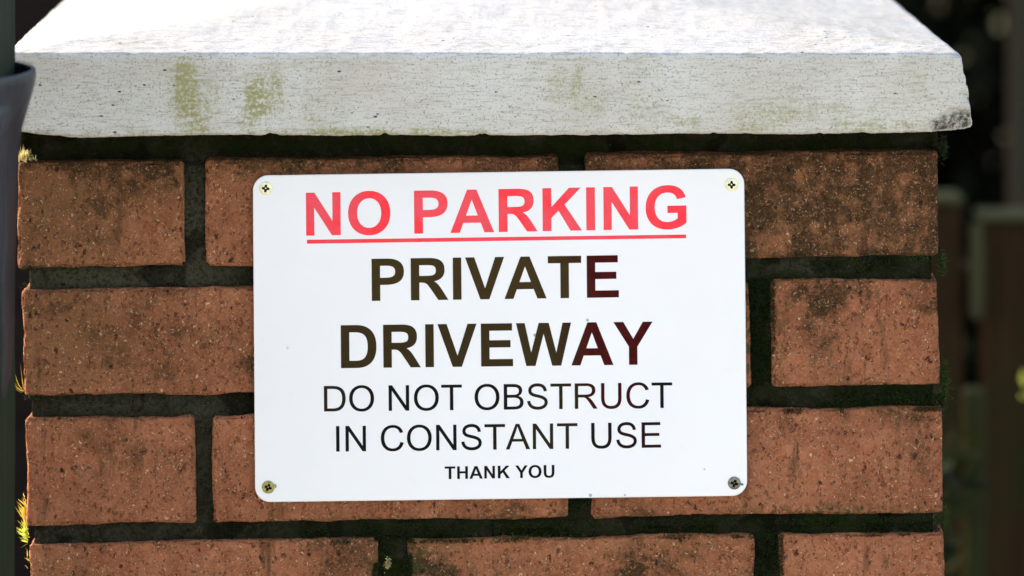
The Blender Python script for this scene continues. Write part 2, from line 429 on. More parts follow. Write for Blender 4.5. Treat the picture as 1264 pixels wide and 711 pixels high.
# the courses below the picture, and the three other sides
XL, XR = at(22, 0)[0], at(1158, 0)[0]
ck = 0
for k in range(14):
    yt = 202 + 157.0 * k; yb = yt + 131
    odd = k % 2
    if k > 3:
        for (x0, x1) in ([(28, 462), (490, 925), (953, 1160)] if odd else [(22, 228), (255, 690), (725, 1158)]):
            if at(0, yb)[2] > 0.0: brick(bb, x0 + 12, x1 + 9, yt, yb, random.random(), k * 7 + 100, .1025, fine=False)
    if at(0, yb)[2] < 0: continue
    zt, zb = at(22, yt)[2], at(22, yb)[2]; ztr, zbr = at(22, yt - 15)[2], at(22, yb - 15)[2]
    off = [0, 6.5, 10.5, 14.5][min(k, 3)] / UNIT; offr = [0, 2, 5.5, 8][min(k, 3)] / UNIT
    def cbox(xa, xb, ya, yb_):
        V, F = lattice(axis((xb - xa) / 2, .002, .03), axis((yb_ - ya) / 2, .002, .03), axis((zt - zb) / 2, .002, .03))
        V, n = rounded(V, ((xb - xa) / 2, (yb_ - ya) / 2, (zt - zb) / 2), .002)
        V = V + np.array([(xa + xb) / 2 + (offr if xa > PX + .1 else off), (ya + yb_) / 2, (ztr + zbr) / 2 if xa > PX + .1 else (zt + zb) / 2]) + n * (fbm(V + k, 150, k) * .0006)[:, None]
        bb.add(V, F, tone=random.random(), grime=.3 * random.random() + .1, olive=.3, moss=0.)
    yy = [(.1145, .330), (.342, .543)] if odd else [(.1145, .217), (.229, .444)]
    for (ya, yb_) in yy:
        cbox(XL, XL + .1025, ya, yb_); cbox(XR - .1025, XR, ya, yb_)
    if odd:
        for xa in (.1145, .34): cbox(XL + xa, XL + xa + .2 if xa > .3 else XL + .3, .4405, .543)
    else:
        cbox(XL, XL + .215, .456, .543); cbox(XL + .227, XL + .43, .456, .543); cbox(XR - .1025, XR, .456, .543)
V, F, A = bb.get()
bricks = obj('brickwork', V, F, M_BRICK, pier, attrs=A)

# mortar core, recessed behind the brick faces
zt = at(0, 160)[2] + .002
xs = list(np.arange(XL + .0045, XR - .004, .0014)); zs = [0, .4, .7] + list(np.arange(at(0, 730)[2], zt, .0014))
ys = [.0042, .006, .009, .014, .02, .03, .3, .54]
V, F = lattice(xs, ys, zs)
px = VPX + (V[:, 0] - CAMX) * UNIT; py = VPY + (CAMZ - V[:, 2]) * UNIT
V[:, 0] += np.clip((py - 200) * .0225, 0, 14) / UNIT * (1 - .5 * (px > 600))
n1 = fbm(V, 45, 40, 3); n2 = fbm(V, 220, 41, 3)
front = V[:, 1] < .006
sgn = np.where(V[:, 0] < PX, -1, 1)
edge = (np.abs(V[:, 0] - PX) > (XR - XL) / 2 - .012)
bed = py < 206
V[:, 1] += np.where(front, n1 * .0019 + n2 * .0013 + np.clip(fbm(V, 95, 47, 2) - .25, 0, 1) * -.004, 0) + np.where(front & bed & (np.abs(V[:, 0] - PX) < (XR - XL) / 2 - .006), .0065, 0)
V[:, 0] += np.where(edge, sgn * (n1 * .0016 + n2 * .0008), 0) + np.where(edge & bed, sgn * .004 * np.where(sgn > 0, 1.3, 1.0), 0)
mo = np.zeros(len(V))
for (a, b, c_, d, k) in ((935, 410, 40, 130, 1), (490, 700, 60, 60, 1), (1080, 487, 120, 40, .9), (1020, 640, 220, 30, .9), (560, 655, 260, 30, .9), (1100, 328, 120, 30, .6), (100, 345, 140, 20, .35), (600, 184, 2000, 18, .9)):  # last entry darkens the bed joint: cap shade painted in with the moss
    mo = np.maximum(mo, k * G(px, py, a, b, c_, d))
pale = .95 * G(px, py, 120, 345, 150, 22) + .9 * G(px, py, 240, 275, 25, 70) + .5 * G(px, py, 1000, 330, 60, 12) + .5 * G(px, py, 150, 505, 140, 18) + .3 * G(px, py, 150, 660, 160, 16) + .35 * G(px, py, 250, 580, 24, 60)
obj('mortar', V, F, M_MORTAR, pier, attrs={'moss': mo, 'pale': pale})

# ---- cap stone
CYF = -.026
cx0, _, cz1 = at(3, 66, CYF); cx1, _, cz0 = at(1187, 168, CYF)
depth = .596
hx, hz, hy = (cx1 - cx0) / 2, (cz1 - cz0) / 2, depth / 2
ccx, ccy, ccz = (cx0 + cx1) / 2, CYF + hy, (cz0 + cz1) / 2
r = .0032
xs = axis(hx, r, .0014); zs = axis(hz, r, .0013)
ysf = [-hy + r * t for t in (0, .12, .3, .55, .8, 1)] + list(np.arange(-hy + r + .0015, -hy + .05, .002)) + list(np.linspace(-hy + .052, hy - r, 60)) + [hy - r * .3, hy]
V, F = lattice(xs, ysf, zs)
V, n = rounded(V, (hx, hy, hz), r)
V = V + np.array([ccx, ccy, ccz])
s = DIST / (DIST + CYF) * UNIT
px = VPX + (V[:, 0] - CAMX) * s; py = VPY + (CAMZ - V[:, 2]) * s
t = np.clip((V[:, 2] - cz0) / (cz1 - cz0), 0, 1)
# weathering slope to the middle on four sides
dx = np.minimum(V[:, 0] - cx0, cx1 - V[:, 0]); dy = np.minimum(V[:, 1] - CYF, CYF + depth - V[:, 1])
V[:, 2] += .085 * np.clip(np.minimum(dx, dy), 0, 9) * t
# underside: slightly out of level, wavy, and small nicks
bx = np.interp(px, [3, 30, 90, 130, 200, 330, 480, 600, 780, 960, 1100, 1190], [165, 165, 171, 171, 169, 168.5, 168, 168, 167, 166.5, 165.5, 163.5])
V[:, 2] += (168 - bx) / UNIT * (1 - t)
w1 = fbm(V, 30, 60, 3); w2 = fbm(V, 170, 61, 3); w3 = fbm(V * np.array([.25, 1, 1.6]), 420, 62, 3)
nick = np.zeros(len(V))
for (a, b, k) in ((333, 5, 3.2), (341, 3, 2), (475, 3.5, 3), (598, 4, 3), (592, 2, 2), (700, 14, 1), (25, 8, 1.5), (881, 3, 2), (1065, 4, 1.6), (1012, 3, 1.6)):
    nick += k * np.exp(-((px - a) / b) ** 2)
V[:, 2] += (nick + 2.0 * np.clip(w2, 0, 1) + 1.0 * np.clip(fbm(V, 420, 66, 2), 0, 1)) / UNIT * np.clip(1 - t * 6, 0, 1) * (V[:, 1] < 0)
V += n * (w1 * .0008 + w2 * .0004 + w3 * .00018)[:, None]
# ends lean outwards towards the foot
V[:, 0] += np.where(px > 1000, 1, 0) * np.clip((px - 1150) / 40, 0, 1) * (1 - t) * 20 / UNIT
V[:, 0] -= np.where(px < 60, 1, 0) * (1 - t) * 4 / UNIT
# ragged right arris
ra = np.clip((px - 1165) / 22, 0, 1) * (V[:, 1] < .05)
V[:, 0] -= ra * np.clip(fbm(V, 150, 71, 3) + .05, 0, 1) * .008 * np.clip(1.25 - t, 0, 1)
# broken lower right corner
P0 = np.array([cx1 + 16 / UNIT, CYF, cz0 + .0010])
ext = np.array([66 / UNIT, 34 / UNIT, 62 / UNIT])
q = 1 - ((P0[0] - V[:, 0]) / ext[0] + (V[:, 1] - P0[1]) / ext[1] + (V[:, 2] - P0[2]) / ext[2])
q = q + .22 * fbm(V, 110, 81, 3) + .1 * fbm(V, 300, 82, 2)
nrm = np.array([1 / ext[0], -1 / ext[1], -1 / ext[2]]); ln = np.linalg.norm(nrm); nrm = nrm / ln
cut = np.clip(q, 0, 3) / ln
V = V - nrm * (cut)[:, None] * (V[:, 1] < .06)[:, None]
broken = np.clip(q * 4, 0, 1) * (V[:, 1] < .06)
algae = np.zeros(len(V))
wx = px + 8 * fbm(V, 60, 90, 2)
for (a, b, c_, d, k) in ((222, 92, 30, 26, .66), (240, 122, 36, 46, .56), (262, 130, 14, 40, .5), (318, 122, 21, 30, .85), (342, 115, 16, 38, .52), (305, 140, 16, 26, .45), (382, 130, 9, 32, .48), (245, 150, 24, 22, .5), (690, 105, 20, 36, .36), (712, 112, 9, 40, .42), (735, 128, 22, 26, .32), (790, 140, 40, 26, .3), (870, 150, 120, 12, .36), (980, 142, 130, 20, .38), (1080, 156, 60, 10, .5), (450, 163, 160, 8, .45), (110, 162, 110, 8, .30),
                     (775, 125, 50, 34, .2), (925, 155, 30, 10, .4), (1140, 110, 22, 40, .22), (370, 72, 30, 4, .2), (60, 110, 40, 60, .12), (150, 110, 60, 60, .10)):
    algae = np.maximum(algae, k * np.exp(-(np.abs(wx - a) / b) ** 3 - (np.abs(py - c_) / d) ** 2) if False else k * np.exp(-(np.abs(wx - a) / c_) ** 2.6 - (np.abs(py - b) / d) ** 2.4))
algae = algae * 1.55 + .22 * np.clip(1 - np.abs(py - 166) / 8, 0, 1)
topm = t > .97
ty = V[:, 1] - CYF
algae = np.where(topm, .22 * np.exp(-((px - 135) / 45) ** 2 - ((ty - .02) / .02) ** 2) + .35 * np.exp(-((px - 1090) / 90) ** 2 - ((ty - .035) / .02) ** 2) + .06 + .1 * np.clip(fbm(V, 12, 95, 2), 0, 1), algae)
warm = np.where(topm, 0, .35 * np.exp(-((px - 460) / 60) ** 2 - ((py - 105) / 30) ** 2) + .25 * np.exp(-((px - 700) / 60) ** 2 - ((py - 150) / 14) ** 2) + .2 * np.clip(fbm(V, 9, 96, 2), 0, 1) + .22 * np.exp(-((py - 85) / 10) ** 2) * (px < 560))
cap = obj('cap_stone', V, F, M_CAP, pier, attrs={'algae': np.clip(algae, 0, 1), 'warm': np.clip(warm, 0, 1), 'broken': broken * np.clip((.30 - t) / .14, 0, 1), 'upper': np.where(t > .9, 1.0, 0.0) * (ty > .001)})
tag(cap, 'pale weathered stone cap with green algae streaks and a broken lower right corner')

# ================================================================== SIGN
SY1 = -.0062; SY0 = -.0032
sq = [(312, 216.5), (918.5, 208), (922.5, 612), (315, 620)]   # TL TR BR BL
def squad(u, v, Y):
    (a, b, c_, d) = [np.array(p) for p in sq]
    p = (a * (1 - u) + b * u) * (1 - v) + (d * (1 - u) + c_ * u) * v
    return at(p[0], p[1], Y)
sign = empty('warning_sign', at(617, 618, SY0))
tag(sign, 'white NO PARKING PRIVATE DRIVEWAY sign with rounded corners screwed to the brick pier', 'sign')
Wp, Hp, rp = 606.0, 403.5, 19.0
ring = []
for (cx, cy, a0) in ((rp, rp, 180), (Wp - rp, rp, 270), (Wp - rp, Hp - rp, 0), (rp, Hp - rp, 90)):
    for i in range(13):
        a = R(a0 + 90 * i / 12); ring.append((cx + rp * math.cos(a), cy + rp * math.sin(a), math.cos(a), math.sin(a)))
N = len(ring); V = []
for (ins, Y) in ((0, SY0), (0, SY1 + .0006), (.5, SY1 + .00018), (1.4, SY1)):
    for (x, y, nx, ny) in ring: V.append(squad((x - nx * ins) / Wp, (y - ny * ins) / Hp, Y))
F = []
for k in range(3):
    for i in range(N): F.append((k * N + i, (k + 1) * N + i, (k + 1) * N + (i + 1) % N, k * N + (i + 1) % N))
F.append(tuple(3 * N + i for i in range(N))); F.append(tuple(reversed(range(N))))
m = Mat('white_sign_plastic', .45, .25)
nn = m.noise(7, 3, .5); sp = m.ramp(m.voro(60, m.mapping(loc=(2, 4, 6))), .075, .045)
sp = m.math('MULTIPLY', sp, m.ramp(m.noise(25, 1, .5), .60, .64))
c = m.mix(m.ramp(nn, .3, .7), (.745, .732, .732), (.775, .76, .758))
c = m.mix(m.math('MULTIPLY', sp, .75), c, (.2, .2, .18))
c = m.mix(m.math('MULTIPLY', m.ramp(m.noise(110, 5, .7), .62, .8), .12), c, (.5, .48, .4))
m.color(c); M_SIGN = m.m
panel = obj('panel', V, F, M_SIGN, sign, smooth=False)
import bmesh
bm = bmesh.new(); bm.from_mesh(panel.data); bmesh.ops.recalc_face_normals(bm, faces=bm.faces); bm.to_mesh(panel.data); bm.free()

# ---- lettering: outlines drawn as paths on a 2048 unit body
BOLD = {
 'I': (569, ["M140 0L140 1466L436 1466L436 0"]),
 'N': (1479, ["M152 0L152 1466L440 1466L1040 487L1040 1466L1315 1466L1315 0L1018 0L427 956L427 0"]),
 'O': (1593, ["E799 733 711 758", "E799 733 405 505"]),
 'P': (1366, ["M149 0L149 1466L680 1466C1060 1466 1278 1330 1278 1010C1278 690 1050 553 660 553L445 553L445 0", "M445 1218L445 801L640 801C860 801 972 850 972 1010C972 1170 860 1218 640 1218"]),
 'A': (1479, ["M0 0L571 1466L884 1466L1471 0L1149 0L1021 333L435 333L314 0", "M926 580L724 1124L526 580"]),
 'R': (1479, ["M150 0L150 1466L773 1466C1130 1466 1330 1370 1330 1050C1330 820 1200 690 960 655C1080 585 1140 510 1270 300L1458 0L1104 0L890 318C720 570 690 612 500 612L446 612L446 0", "M446 846L665 846C930 846 1024 870 1024 1030C1024 1190 930 1218 680 1218L446 1218"]),
 'K': (1479, ["M149 0L149 1466L445 1466L445 815L1043 1466L1441 1466L889 895L1471 0L1088 0L685 688L445 443L445 0"]),
 'G': (1593, ["M1441 1062C1380 1340 1160 1491 838 1491C380 1491 91 1190 91 722C91 270 370 -25 822 -25C1080 -25 1310 60 1464 202L1464 786L826 786L826 539L1166 539L1166 352C1080 285 960 232 828 232C560 232 397 410 397 744C397 1060 560 1238 832 1238C1000 1238 1110 1160 1147 1007"]),
 'V': (1366, ["M524 0L0 1466L321 1466L692 381L1051 1466L1365 1466L840 0"]),
 'T': (1251, ["M478 0L478 1218L43 1218L43 1466L1208 1466L1208 1218L774 1218L774 0"]),
 'E': (1366, ["M149 0L149 1466L1236 1466L1236 1218L445 1218L445 893L1181 893L1181 646L445 646L445 247L1264 247L1264 0"]),
 'D': (1479, ["M149 0L149 1466L690 1466C1130 1466 1392 1220 1392 725C1392 250 1140 0 706 0", "M445 1218L445 247L665 247C950 247 1086 370 1086 733C1086 1090 950 1218 640 1218"]),
 'W': (1933, ["M360 0L10 1466L313 1466L534 459L802 1466L1154 1466L1411 442L1636 1466L1934 1466L1578 0L1264 0L972 1096L681 0"]),
 'Y': (1366, ["M535 0L535 617L-2 1466L345 1466L690 886L1028 1466L1369 1466L830 615L830 0"]),
 'H': (1479, ["M150 0L150 1466L446 1466L446 889L1028 889L1028 1466L1324 1466L1324 0L1028 0L1028 641L446 641L446 0"]),
 'U': (1479, ["M150 1466L446 1466L446 660C446 330 520 228 734 228C950 228 1028 330 1028 640L1028 1466L1324 1466L1324 660C1324 200 1140 -25 742 -25C340 -25 150 170 150 650"]),
}
REG = {
 'D': (1479, ["M158 0L158 1466L663 1466C1130 1466 1381 1240 1381 741C1381 240 1120 0 687 0", "M352 1293L352 173L665 173C1010 173 1181 340 1181 744C1181 1130 1010 1293 658 1293"]),
 'O': (1593, ["E800 733 701 758", "E800 733 502 592"]),
 'N': (1479, ["M156 0L156 1466L355 1466L1125 315L1125 1466L1311 1466L1311 0L1112 0L342 1152L342 0"]),
 'T': (1251, ["M531 0L531 1293L48 1293L48 1466L1210 1466L1210 1293L725 1293L725 0"]),
 'B': (1366, ["M150 0L150 1466L700 1466C1010 1466 1190 1330 1190 1095C1190 950 1110 830 975 776C1150 725 1263 600 1263 420C1263 150 1080 0 709 0", "M344 1293L344 850L661 850C880 850 998 900 998 1070C998 1240 890 1293 637 1293", "M344 677L344 173L709 173C940 173 1063 240 1063 424C1063 610 920 677 683 677"]),
 'R': (1479, ["M161 0L161 1466L811 1466C1160 1466 1325 1310 1325 1066C1325 850 1180 705 917 669C1010 620 1080 560 1190 400L1445 0L1201 0L1007 305C800 620 760 651 580 651L355 651L355 0", "M355 819L772 819C1020 819 1125 890 1125 1066C1125 1220 1010 1304 819 1304L355 1304"]),
 'U': (1479, ["M161 1466L355 1466L355 620C355 290 460 150 732 150C1010 150 1120 300 1120 620L1120 1466L1314 1466L1314 619C1314 190 1120 -25 745 -25C350 -25 161 200 161 620"]),
 'C': (1479, ["M1204 514L1398 465C1320 150 1090 -25 790 -25C350 -25 102 260 102 744C102 1210 380 1491 792 1491C1090 1491 1290 1330 1369 1066L1178 1021C1120 1230 980 1325 788 1325C470 1325 302 1090 302 745C302 360 490 141 773 141C1000 141 1150 270 1204 514"]),
 'I': (569, ["M191 0L191 1466L385 1466L385 0"]),
 'A': (1366, ["M-3 0L560 1466L769 1466L1369 0L1148 0L977 444L364 444L203 0", "M420 602L917 602L764 1008L662 1313L575 1032"]),
 'E': (1366, ["M162 0L162 1466L1222 1466L1222 1293L356 1293L356 844L1167 844L1167 672L356 672L356 173L1256 173L1256 0"]),
 'S': (1366, ["S1118 1035C1100 1270 950 1402 680 1402C420 1402 252 1275 252 1085C252 900 380 830 680 765C1010 690 1165 600 1165 405C1165 200 970 64 700 64C390 64 200 220 186 485"]),
}
import re
def flat_path(d):
    if d[0] == 'E':
        cx, cy, rx, ry = map(float, d[1:].split()); P = []
        for i in range(56):
            a = 2 * math.pi * i / 56; c_, s_ = math.cos(a), math.sin(a); e = 2 / 2.15
            P.append((cx + rx * math.copysign(abs(c_) ** e, c_), cy + ry * math.copysign(abs(s_) ** e, s_)))
        return P
    P = []
    for cmd, arg in re.findall(r'([MLCS])([^MLCS]*)', d):
        q = list(map(float, arg.split()))
        if cmd in 'MLS': P.append((q[0], q[1]))
        else:
            p0 = P[-1]
            for i in range(1, 13):
                t_ = i / 12; u = 1 - t_
                P.append(tuple(u ** 3 * p0[k] + 3 * u * u * t_ * q[k] + 3 * u * t_ * t_ * q[2 + k] + t_ ** 3 * q[4 + k] for k in (0, 1)))
    if d[0] == 'S':
        hw = 90; L, Rr = [], []
        for i, p in enumerate(P):
            a = P[max(0, i - 1)]; b = P[min(len(P) - 1, i + 1)]
            tx, ty = b[0] - a[0], b[1] - a[1]; l_ = math.hypot(tx, ty) or 1
            L.append((p[0] - ty / l_ * hw, p[1] + tx / l_ * hw)); Rr.append((p[0] + ty / l_ * hw, p[1] - tx / l_ * hw))
        P = L + Rr[::-1]
    return P

def text_part(txt, font, x0, x1, yl, yr, cap, mat, part_label, maroon=None, brownish=None):
    """one printed line, from photo pixel x0 to x1, baseline yl (left) to yr (right), on the sign's face"""
    conts = []; pen = 0; xmin, xmax = 1e9, -1e9
    for ch in txt:
        if ch == ' ': pen += 569; continue
        adv, paths = font[ch]
        for d in paths:
            P = [(x + pen, y) for x, y in flat_path(d)]
            xmin = min(xmin, min(p[0] for p in P)); xmax = max(xmax, max(p[0] for p in P)); conts.append(P)
        pen += adv
    cu = bpy.data.curves.new('tmp', 'CURVE'); cu.dimensions = '2D'; cu.fill_mode = 'BOTH'
    for P in conts:
        sp_ = cu.splines.new('POLY'); sp_.points.add(len(P) - 1)
        for i, p in enumerate(P): sp_.points[i].co = (p[0], p[1], 0, 1)
        sp_.use_cyclic_u = True
    to = bpy.data.objects.new('tmp', cu); C.objects.link(to)
    bpy.context.view_layer.update()
    me = bpy.data.meshes.new_from_object(to.evaluated_get(bpy.context.evaluated_depsgraph_get()))
    bpy.data.objects.remove(to); bpy.data.curves.remove(cu)
    bm = bmesh.new(); bm.from_mesh(me)
    bmesh.ops.remove_doubles(bm, verts=bm.verts, dist=.5)
    geo = bmesh.ops.extrude_face_region(bm, geom=bm.faces[:])
    for v in geo['geom']:
        if isinstance(v, bmesh.types.BMVert): v.co.z = 1
    Vv = []
    for v in bm.verts:
        u = (v.co.x - xmin) / (xmax - xmin)
        x = x0 + u * (x1 - x0) - (v.co.y / 1466) * cap * .009
        y = yl + u * (yr - yl) - v.co.y / 1466 * cap
        Vv.append((x, y, SY1 - .00010 if v.co.z > .5 else SY1 - .00002))
    W3 = [at(*p) for p in Vv]
    bm.verts.index_update()
    Fc = [tuple(v.index for v in f.verts) for f in bm.faces]
    bm.free(); bpy.data.meshes.remove(me)
    X = np.array([p[0] for p in Vv]); Yp = np.array([p[1] for p in Vv])
    A = {'maroon': maroon(X, Yp) if maroon else np.zeros(len(X)), 'brownish': brownish(X, Yp) if brownish else np.zeros(len(X))}
    o = obj('lettering', W3, Fc, mat, sign, smooth=False, attrs=A)
    bm = bmesh.new(); bm.from_mesh(o.data); bmesh.ops.recalc_face_normals(bm, faces=bm.faces); bm.to_mesh(o.data); bm.free()
    o['label'] = part_label
    return o
RED = ink_mat('red_ink', (.88, .042, .055), None)
BLK = ink_mat('tinted_black_ink', (.0045, .004, .003), (.042, .002, .002))  # black ink, reflected colour painted in as tint: olive brown leftwards, maroon rightwards
sm = lambda v, a, b: np.clip((v - a) / (b - a), 0, 1)
text_part('NO PARKING', BOLD, 378, 847.5, 291, 282, 53, RED, 'bold red words NO PARKING')
text_part('PRIVATE', BOLD, 459, 764, 371.5, 367, 52, BLK, 'bold tinted black word PRIVATE', lambda x, y: .95 * sm(x, 706, 738) , lambda x, y: 1 - sm(x, 706, 738))  # olive and maroon across the letters stand in for reflected surroundings
text_part('DRIVEWAY', BOLD, 421, 806, 454.5, 450, 53, BLK, 'bold tinted black word DRIVEWAY', lambda x, y: .9 * sm(x, 694, 732), lambda x, y: (1 - sm(x, 694, 730)) * .75)  # reflected brown and maroon painted into the ink here too
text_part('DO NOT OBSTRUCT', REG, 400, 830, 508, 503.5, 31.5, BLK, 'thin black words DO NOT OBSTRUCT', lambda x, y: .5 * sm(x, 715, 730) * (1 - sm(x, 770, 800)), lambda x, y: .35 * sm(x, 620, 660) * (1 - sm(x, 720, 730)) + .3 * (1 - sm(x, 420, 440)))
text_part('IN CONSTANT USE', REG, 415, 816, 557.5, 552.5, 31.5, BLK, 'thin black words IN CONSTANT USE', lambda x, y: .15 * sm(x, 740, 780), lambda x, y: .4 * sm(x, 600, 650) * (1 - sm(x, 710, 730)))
text_part('THANK YOU', BOLD, 549, 684.5, 591.5, 589.5, 15.6, BLK, 'small bold black words THANK YOU', None, None)
V = [at(x, y, Y) for Y in (SY1 - .00002, SY1 - .0001) for (x, y) in ((379, 296), (847, 289.5), (847, 294), (379, 300.8))]
obj('underline', V, [(0, 1, 2, 3), (7, 6, 5, 4), (0, 4, 5, 1), (1, 5, 6, 2), (2, 6, 7, 3), (3, 7, 4, 0)], RED, sign, smooth=False)

# ---- screws
def screw(px_, py_, rpx, mat, label, rot, burr=None, dome=.0008):
    rr = rpx / UNIT; nr, na = 26, 96
    V = []; cross_shade = []
    for i in range(nr + 1):
        q = i / nr
        for j in range(na):
            a = 2 * math.pi * j / na; x, z = q * math.cos(a), q * math.sin(a)
            xr, zr = x * math.cos(rot) - z * math.sin(rot), x * math.sin(rot) + z * math.cos(rot)
            w_ = .13 + .10 * (1 - min(1, max(abs(xr), abs(zr)) / .6))
            arm = (abs(xr) < w_ and abs(zr) < .56) or (abs(zr) < w_ and abs(xr) < .56)
            h = dome * (1 - q * q) - (.0012 * (1 - .4 * max(abs(xr), abs(zr))) if arm else 0)
            if q > .94: h -= .0004 * (q - .94) / .06
            V.append((x * rr, -h, z * rr)); cross_shade.append(arm)
    V = np.array(V); cxx, cyy, czz = at(px_, py_, SY1 - .0005)
    V += np.array([cxx, cyy, czz]); nV = len(V)
    F = [(i * na + j, i * na + (j + 1) % na, (i + 1) * na + (j + 1) % na, (i + 1) * na + j) for i in range(nr) for j in range(na)]
    side = [(v[0], SY1 + .0003, v[2]) for v in V[nr * na:]]
    V = np.vstack([V, side]); F += [(nr * na + j, nr * na + (j + 1) % na, (nr + 1) * na + (j + 1) % na, (nr + 1) * na + j) for j in range(na)]
    idx = [1 if sum(cross_shade[v] for v in f if v < nV) >= 3 else 0 for f in F]
    o = obj('screw', V, F, mat, sign, smooth=True, mats=[mat, M_SHADE], midx=None)
    # validate() may drop the degenerate centre faces, so set the recess material by place
    me = o.data; lo = np.array(o.location) + np.array(sign.location)
    for p in me.polygons:
        c_ = (np.array(p.center) + lo - np.array([cxx, 0, czz])) / rr
        xr, zr = c_[0] * math.cos(rot) - c_[2] * math.sin(rot), c_[0] * math.sin(rot) + c_[2] * math.cos(rot)
        w_ = .15 + .10 * (1 - min(1, max(abs(xr), abs(zr)) / .6))
        if ((abs(xr) < w_ and abs(zr) < .58) or (abs(zr) < w_ and abs(xr) < .58)) and abs(c_[1] * 0) < 1 and math.hypot(xr, zr) > .1: p.material_index = 1
    o['label'] = label
    if burr:
        V, F = lattice(np.linspace(-1, 1, 5), np.linspace(-1, 1, 5), np.linspace(-1, 1, 5))
        V, n = rounded(V, (1, 1, 1), .99)
        V *= np.array([burr[2], burr[2], burr[3]]) / UNIT
        V += np.array(at(px_ + burr[0], py_ + burr[1], SY1 - .0006)) + n * (fbm(V, 900, 3) * .0004)[:, None]
        b = obj('burr', V, F, mat, o, origin=None)
    return o
M_SHADE = plain('recess_shade_black', (.006, .006, .005), .9, .1)  # near-black for the cross recesses, their shade painted in
M_BRASS = plain('pale_brass', (.80, .76, .50), .42, .5, .25, .12, 300)
M_TARN = plain('tarnished_brass', (.30, .27, .085), .55, .5, .3, .45, 500)
M_GALV = plain('dull_zinc', (.16, .155, .12), .5, .5, .4, .6, 700)
screw(328, 232.5, 8.2, M_BRASS, 'bright pale brass screw in the top left corner of the sign', .1)
screw(903, 228, 8.2, M_BRASS, 'bright pale brass screw in the top right corner of the sign', .02)
screw(331, 601.5, 8.0, M_TARN, 'tarnished olive brass screw in the bottom left corner of the sign', .35, (8, -1.5, 2.2, 2.5))
screw(906.5, 596.5, 8.0, M_GALV, 'dull grey screw in the bottom right corner of the sign', .25, (9.5, 1.5, 1.6, 1.6))

# ================================================================== MOSS
def blades(roots, dirs, lens, wid, bend, segs=3, upz=.3, seed=0):
    """thin tapering leaves growing from roots"""
    g = np.random.default_rng(seed); n = len(roots)
    dirs = dirs / np.linalg.norm(dirs, axis=1, keepdims=True)
    side = np.cross(dirs, g.normal(size=(n, 3))); side /= np.linalg.norm(side, axis=1, keepdims=True)
    b = g.normal(size=(n, 3)) * bend; b[:, 2] += upz
    Vs, Tip = [], []
    for k in range(segs + 1):
        t_ = k / segs
        c_ = roots + dirs * (lens * t_)[:, None] + b * (lens * t_ * t_)[:, None]
        w_ = wid * (1 - t_) ** .7 if k < segs else wid * .05
        Vs.append(np.stack([c_ - side * np.reshape(w_, (-1, 1)) / 2, c_ + side * np.reshape(w_, (-1, 1)) / 2], 1)); Tip.append(np.full((n, 2), t_))
    V = np.stack(Vs, 1).reshape(-1, 3); tip = np.stack(Tip, 1).reshape(-1)
    base = np.arange(n)[:, None] * (2 * (segs + 1))
    F = np.concatenate([base + np.array([[2 * k, 2 * k + 1, 2 * k + 3, 2 * k + 2]]) for k in range(segs)])
    vary = np.repeat(g.random(n), 2 * (segs + 1))
    return V, F, {'tip': tip, 'vary': vary}

M_MD = moss_mat('dark_green_moss', (.008, .014, .003), (.024, .042, .008), .15)
M_MG = moss_mat('green_moss', (.012, .026, .004), (.045, .085, .013), .3)
M_MY = moss_mat('golden_moss', (.48, .38, .05), (.72, .58, .11), .4)
M_ML = moss_mat('lime_moss', (.38, .50, .05), (.70, .75, .18), .5)
M_MP = moss_mat('pale_dry_moss', (.45, .40, .16), (.70, .62, .32), .35)

# carpet of short moss along the damp joints
Rt, Dr, Ln = [], [], []
def joint(xa, xb, ya, yb, n, dens=1.0, seed=0, lift=0):
    g = np.random.default_rng(seed)
    u = g.random((n, 2)); x = xa + (xb - xa) * u[:, 0]; y = ya + (yb - ya) * u[:, 1] - .0132 * (x - xa) * (xb - xa > 60)
    p = np.array([at(a, b, .0036) for a, b in zip(x, y)])
    k = fbm(p, 70, seed + 5, 3) > (.35 - dens)
    p = p[k]; Rt.append(p)
    d = np.stack([g.normal(size=len(p)) * .6, -np.ones(len(p)), g.normal(size=len(p)) * .5 + .2], -1); Dr.append(d)
    Ln.append(g.uniform(.0012, .0034, len(p)) * (1 + lift))
joint(926, 952, 345, 478, 5200, .55, 1); joint(930, 1165, 492, 507, 2600, .25, 2); joint(1030, 1166, 488, 504, 2600, .55, 12, .2)
joint(470, 502, 662, 760, 3200, .5, 3); joint(375, 730, 655, 668, 4600, .4, 4); joint(730, 1166, 648, 662, 5200, .45, 5)
joint(935, 962, 655, 760, 2600, .5, 6); joint(1000, 1160, 322, 342, 1600, .2, 7); joint(24, 310, 335, 357, 900, .05, 8)
joint(40, 380, 652, 668, 700, 0, 9); joint(700, 728, 612, 655, 700, .3, 10); joint(290, 900, 186, 202, 500, 0, 11)
def creep(xa, xb, ya, yb, n, seed, thr=.05):
    g = np.random.default_rng(seed)
    u = g.random((n, 2)); x = xa + (xb - xa) * u[:, 0]; y = ya + (yb - ya) * u[:, 1] - .0132 * (x - xa) * (xb - xa > 60)
    p = np.array([at(a, b, -.0002) for a, b in zip(x, y)])
    k = fbm(p, 60, seed + 5, 4) > thr
    p = p[k]; Rt.append(p); Dr.append(np.stack([g.normal(size=len(p)) * .7, -np.ones(len(p)) * .8, g.normal(size=len(p)) * .5 + .1], -1)); Ln.append(g.uniform(.0006, .0017, len(p)))
creep(735, 1166, 643, 650, 2600, 31); creep(735, 1166, 661, 667, 2000, 32, .15); creep(375, 730, 648, 655, 2200, 33); creep(375, 730, 667, 673, 1600, 34, .1)
creep(930, 1165, 490, 495, 1500, 35); creep(950, 1165, 505, 511, 1500, 36, .15); creep(950, 957, 345, 478, 900, 37, .1); creep(925, 1160, 338, 346, 900, 38, .2)
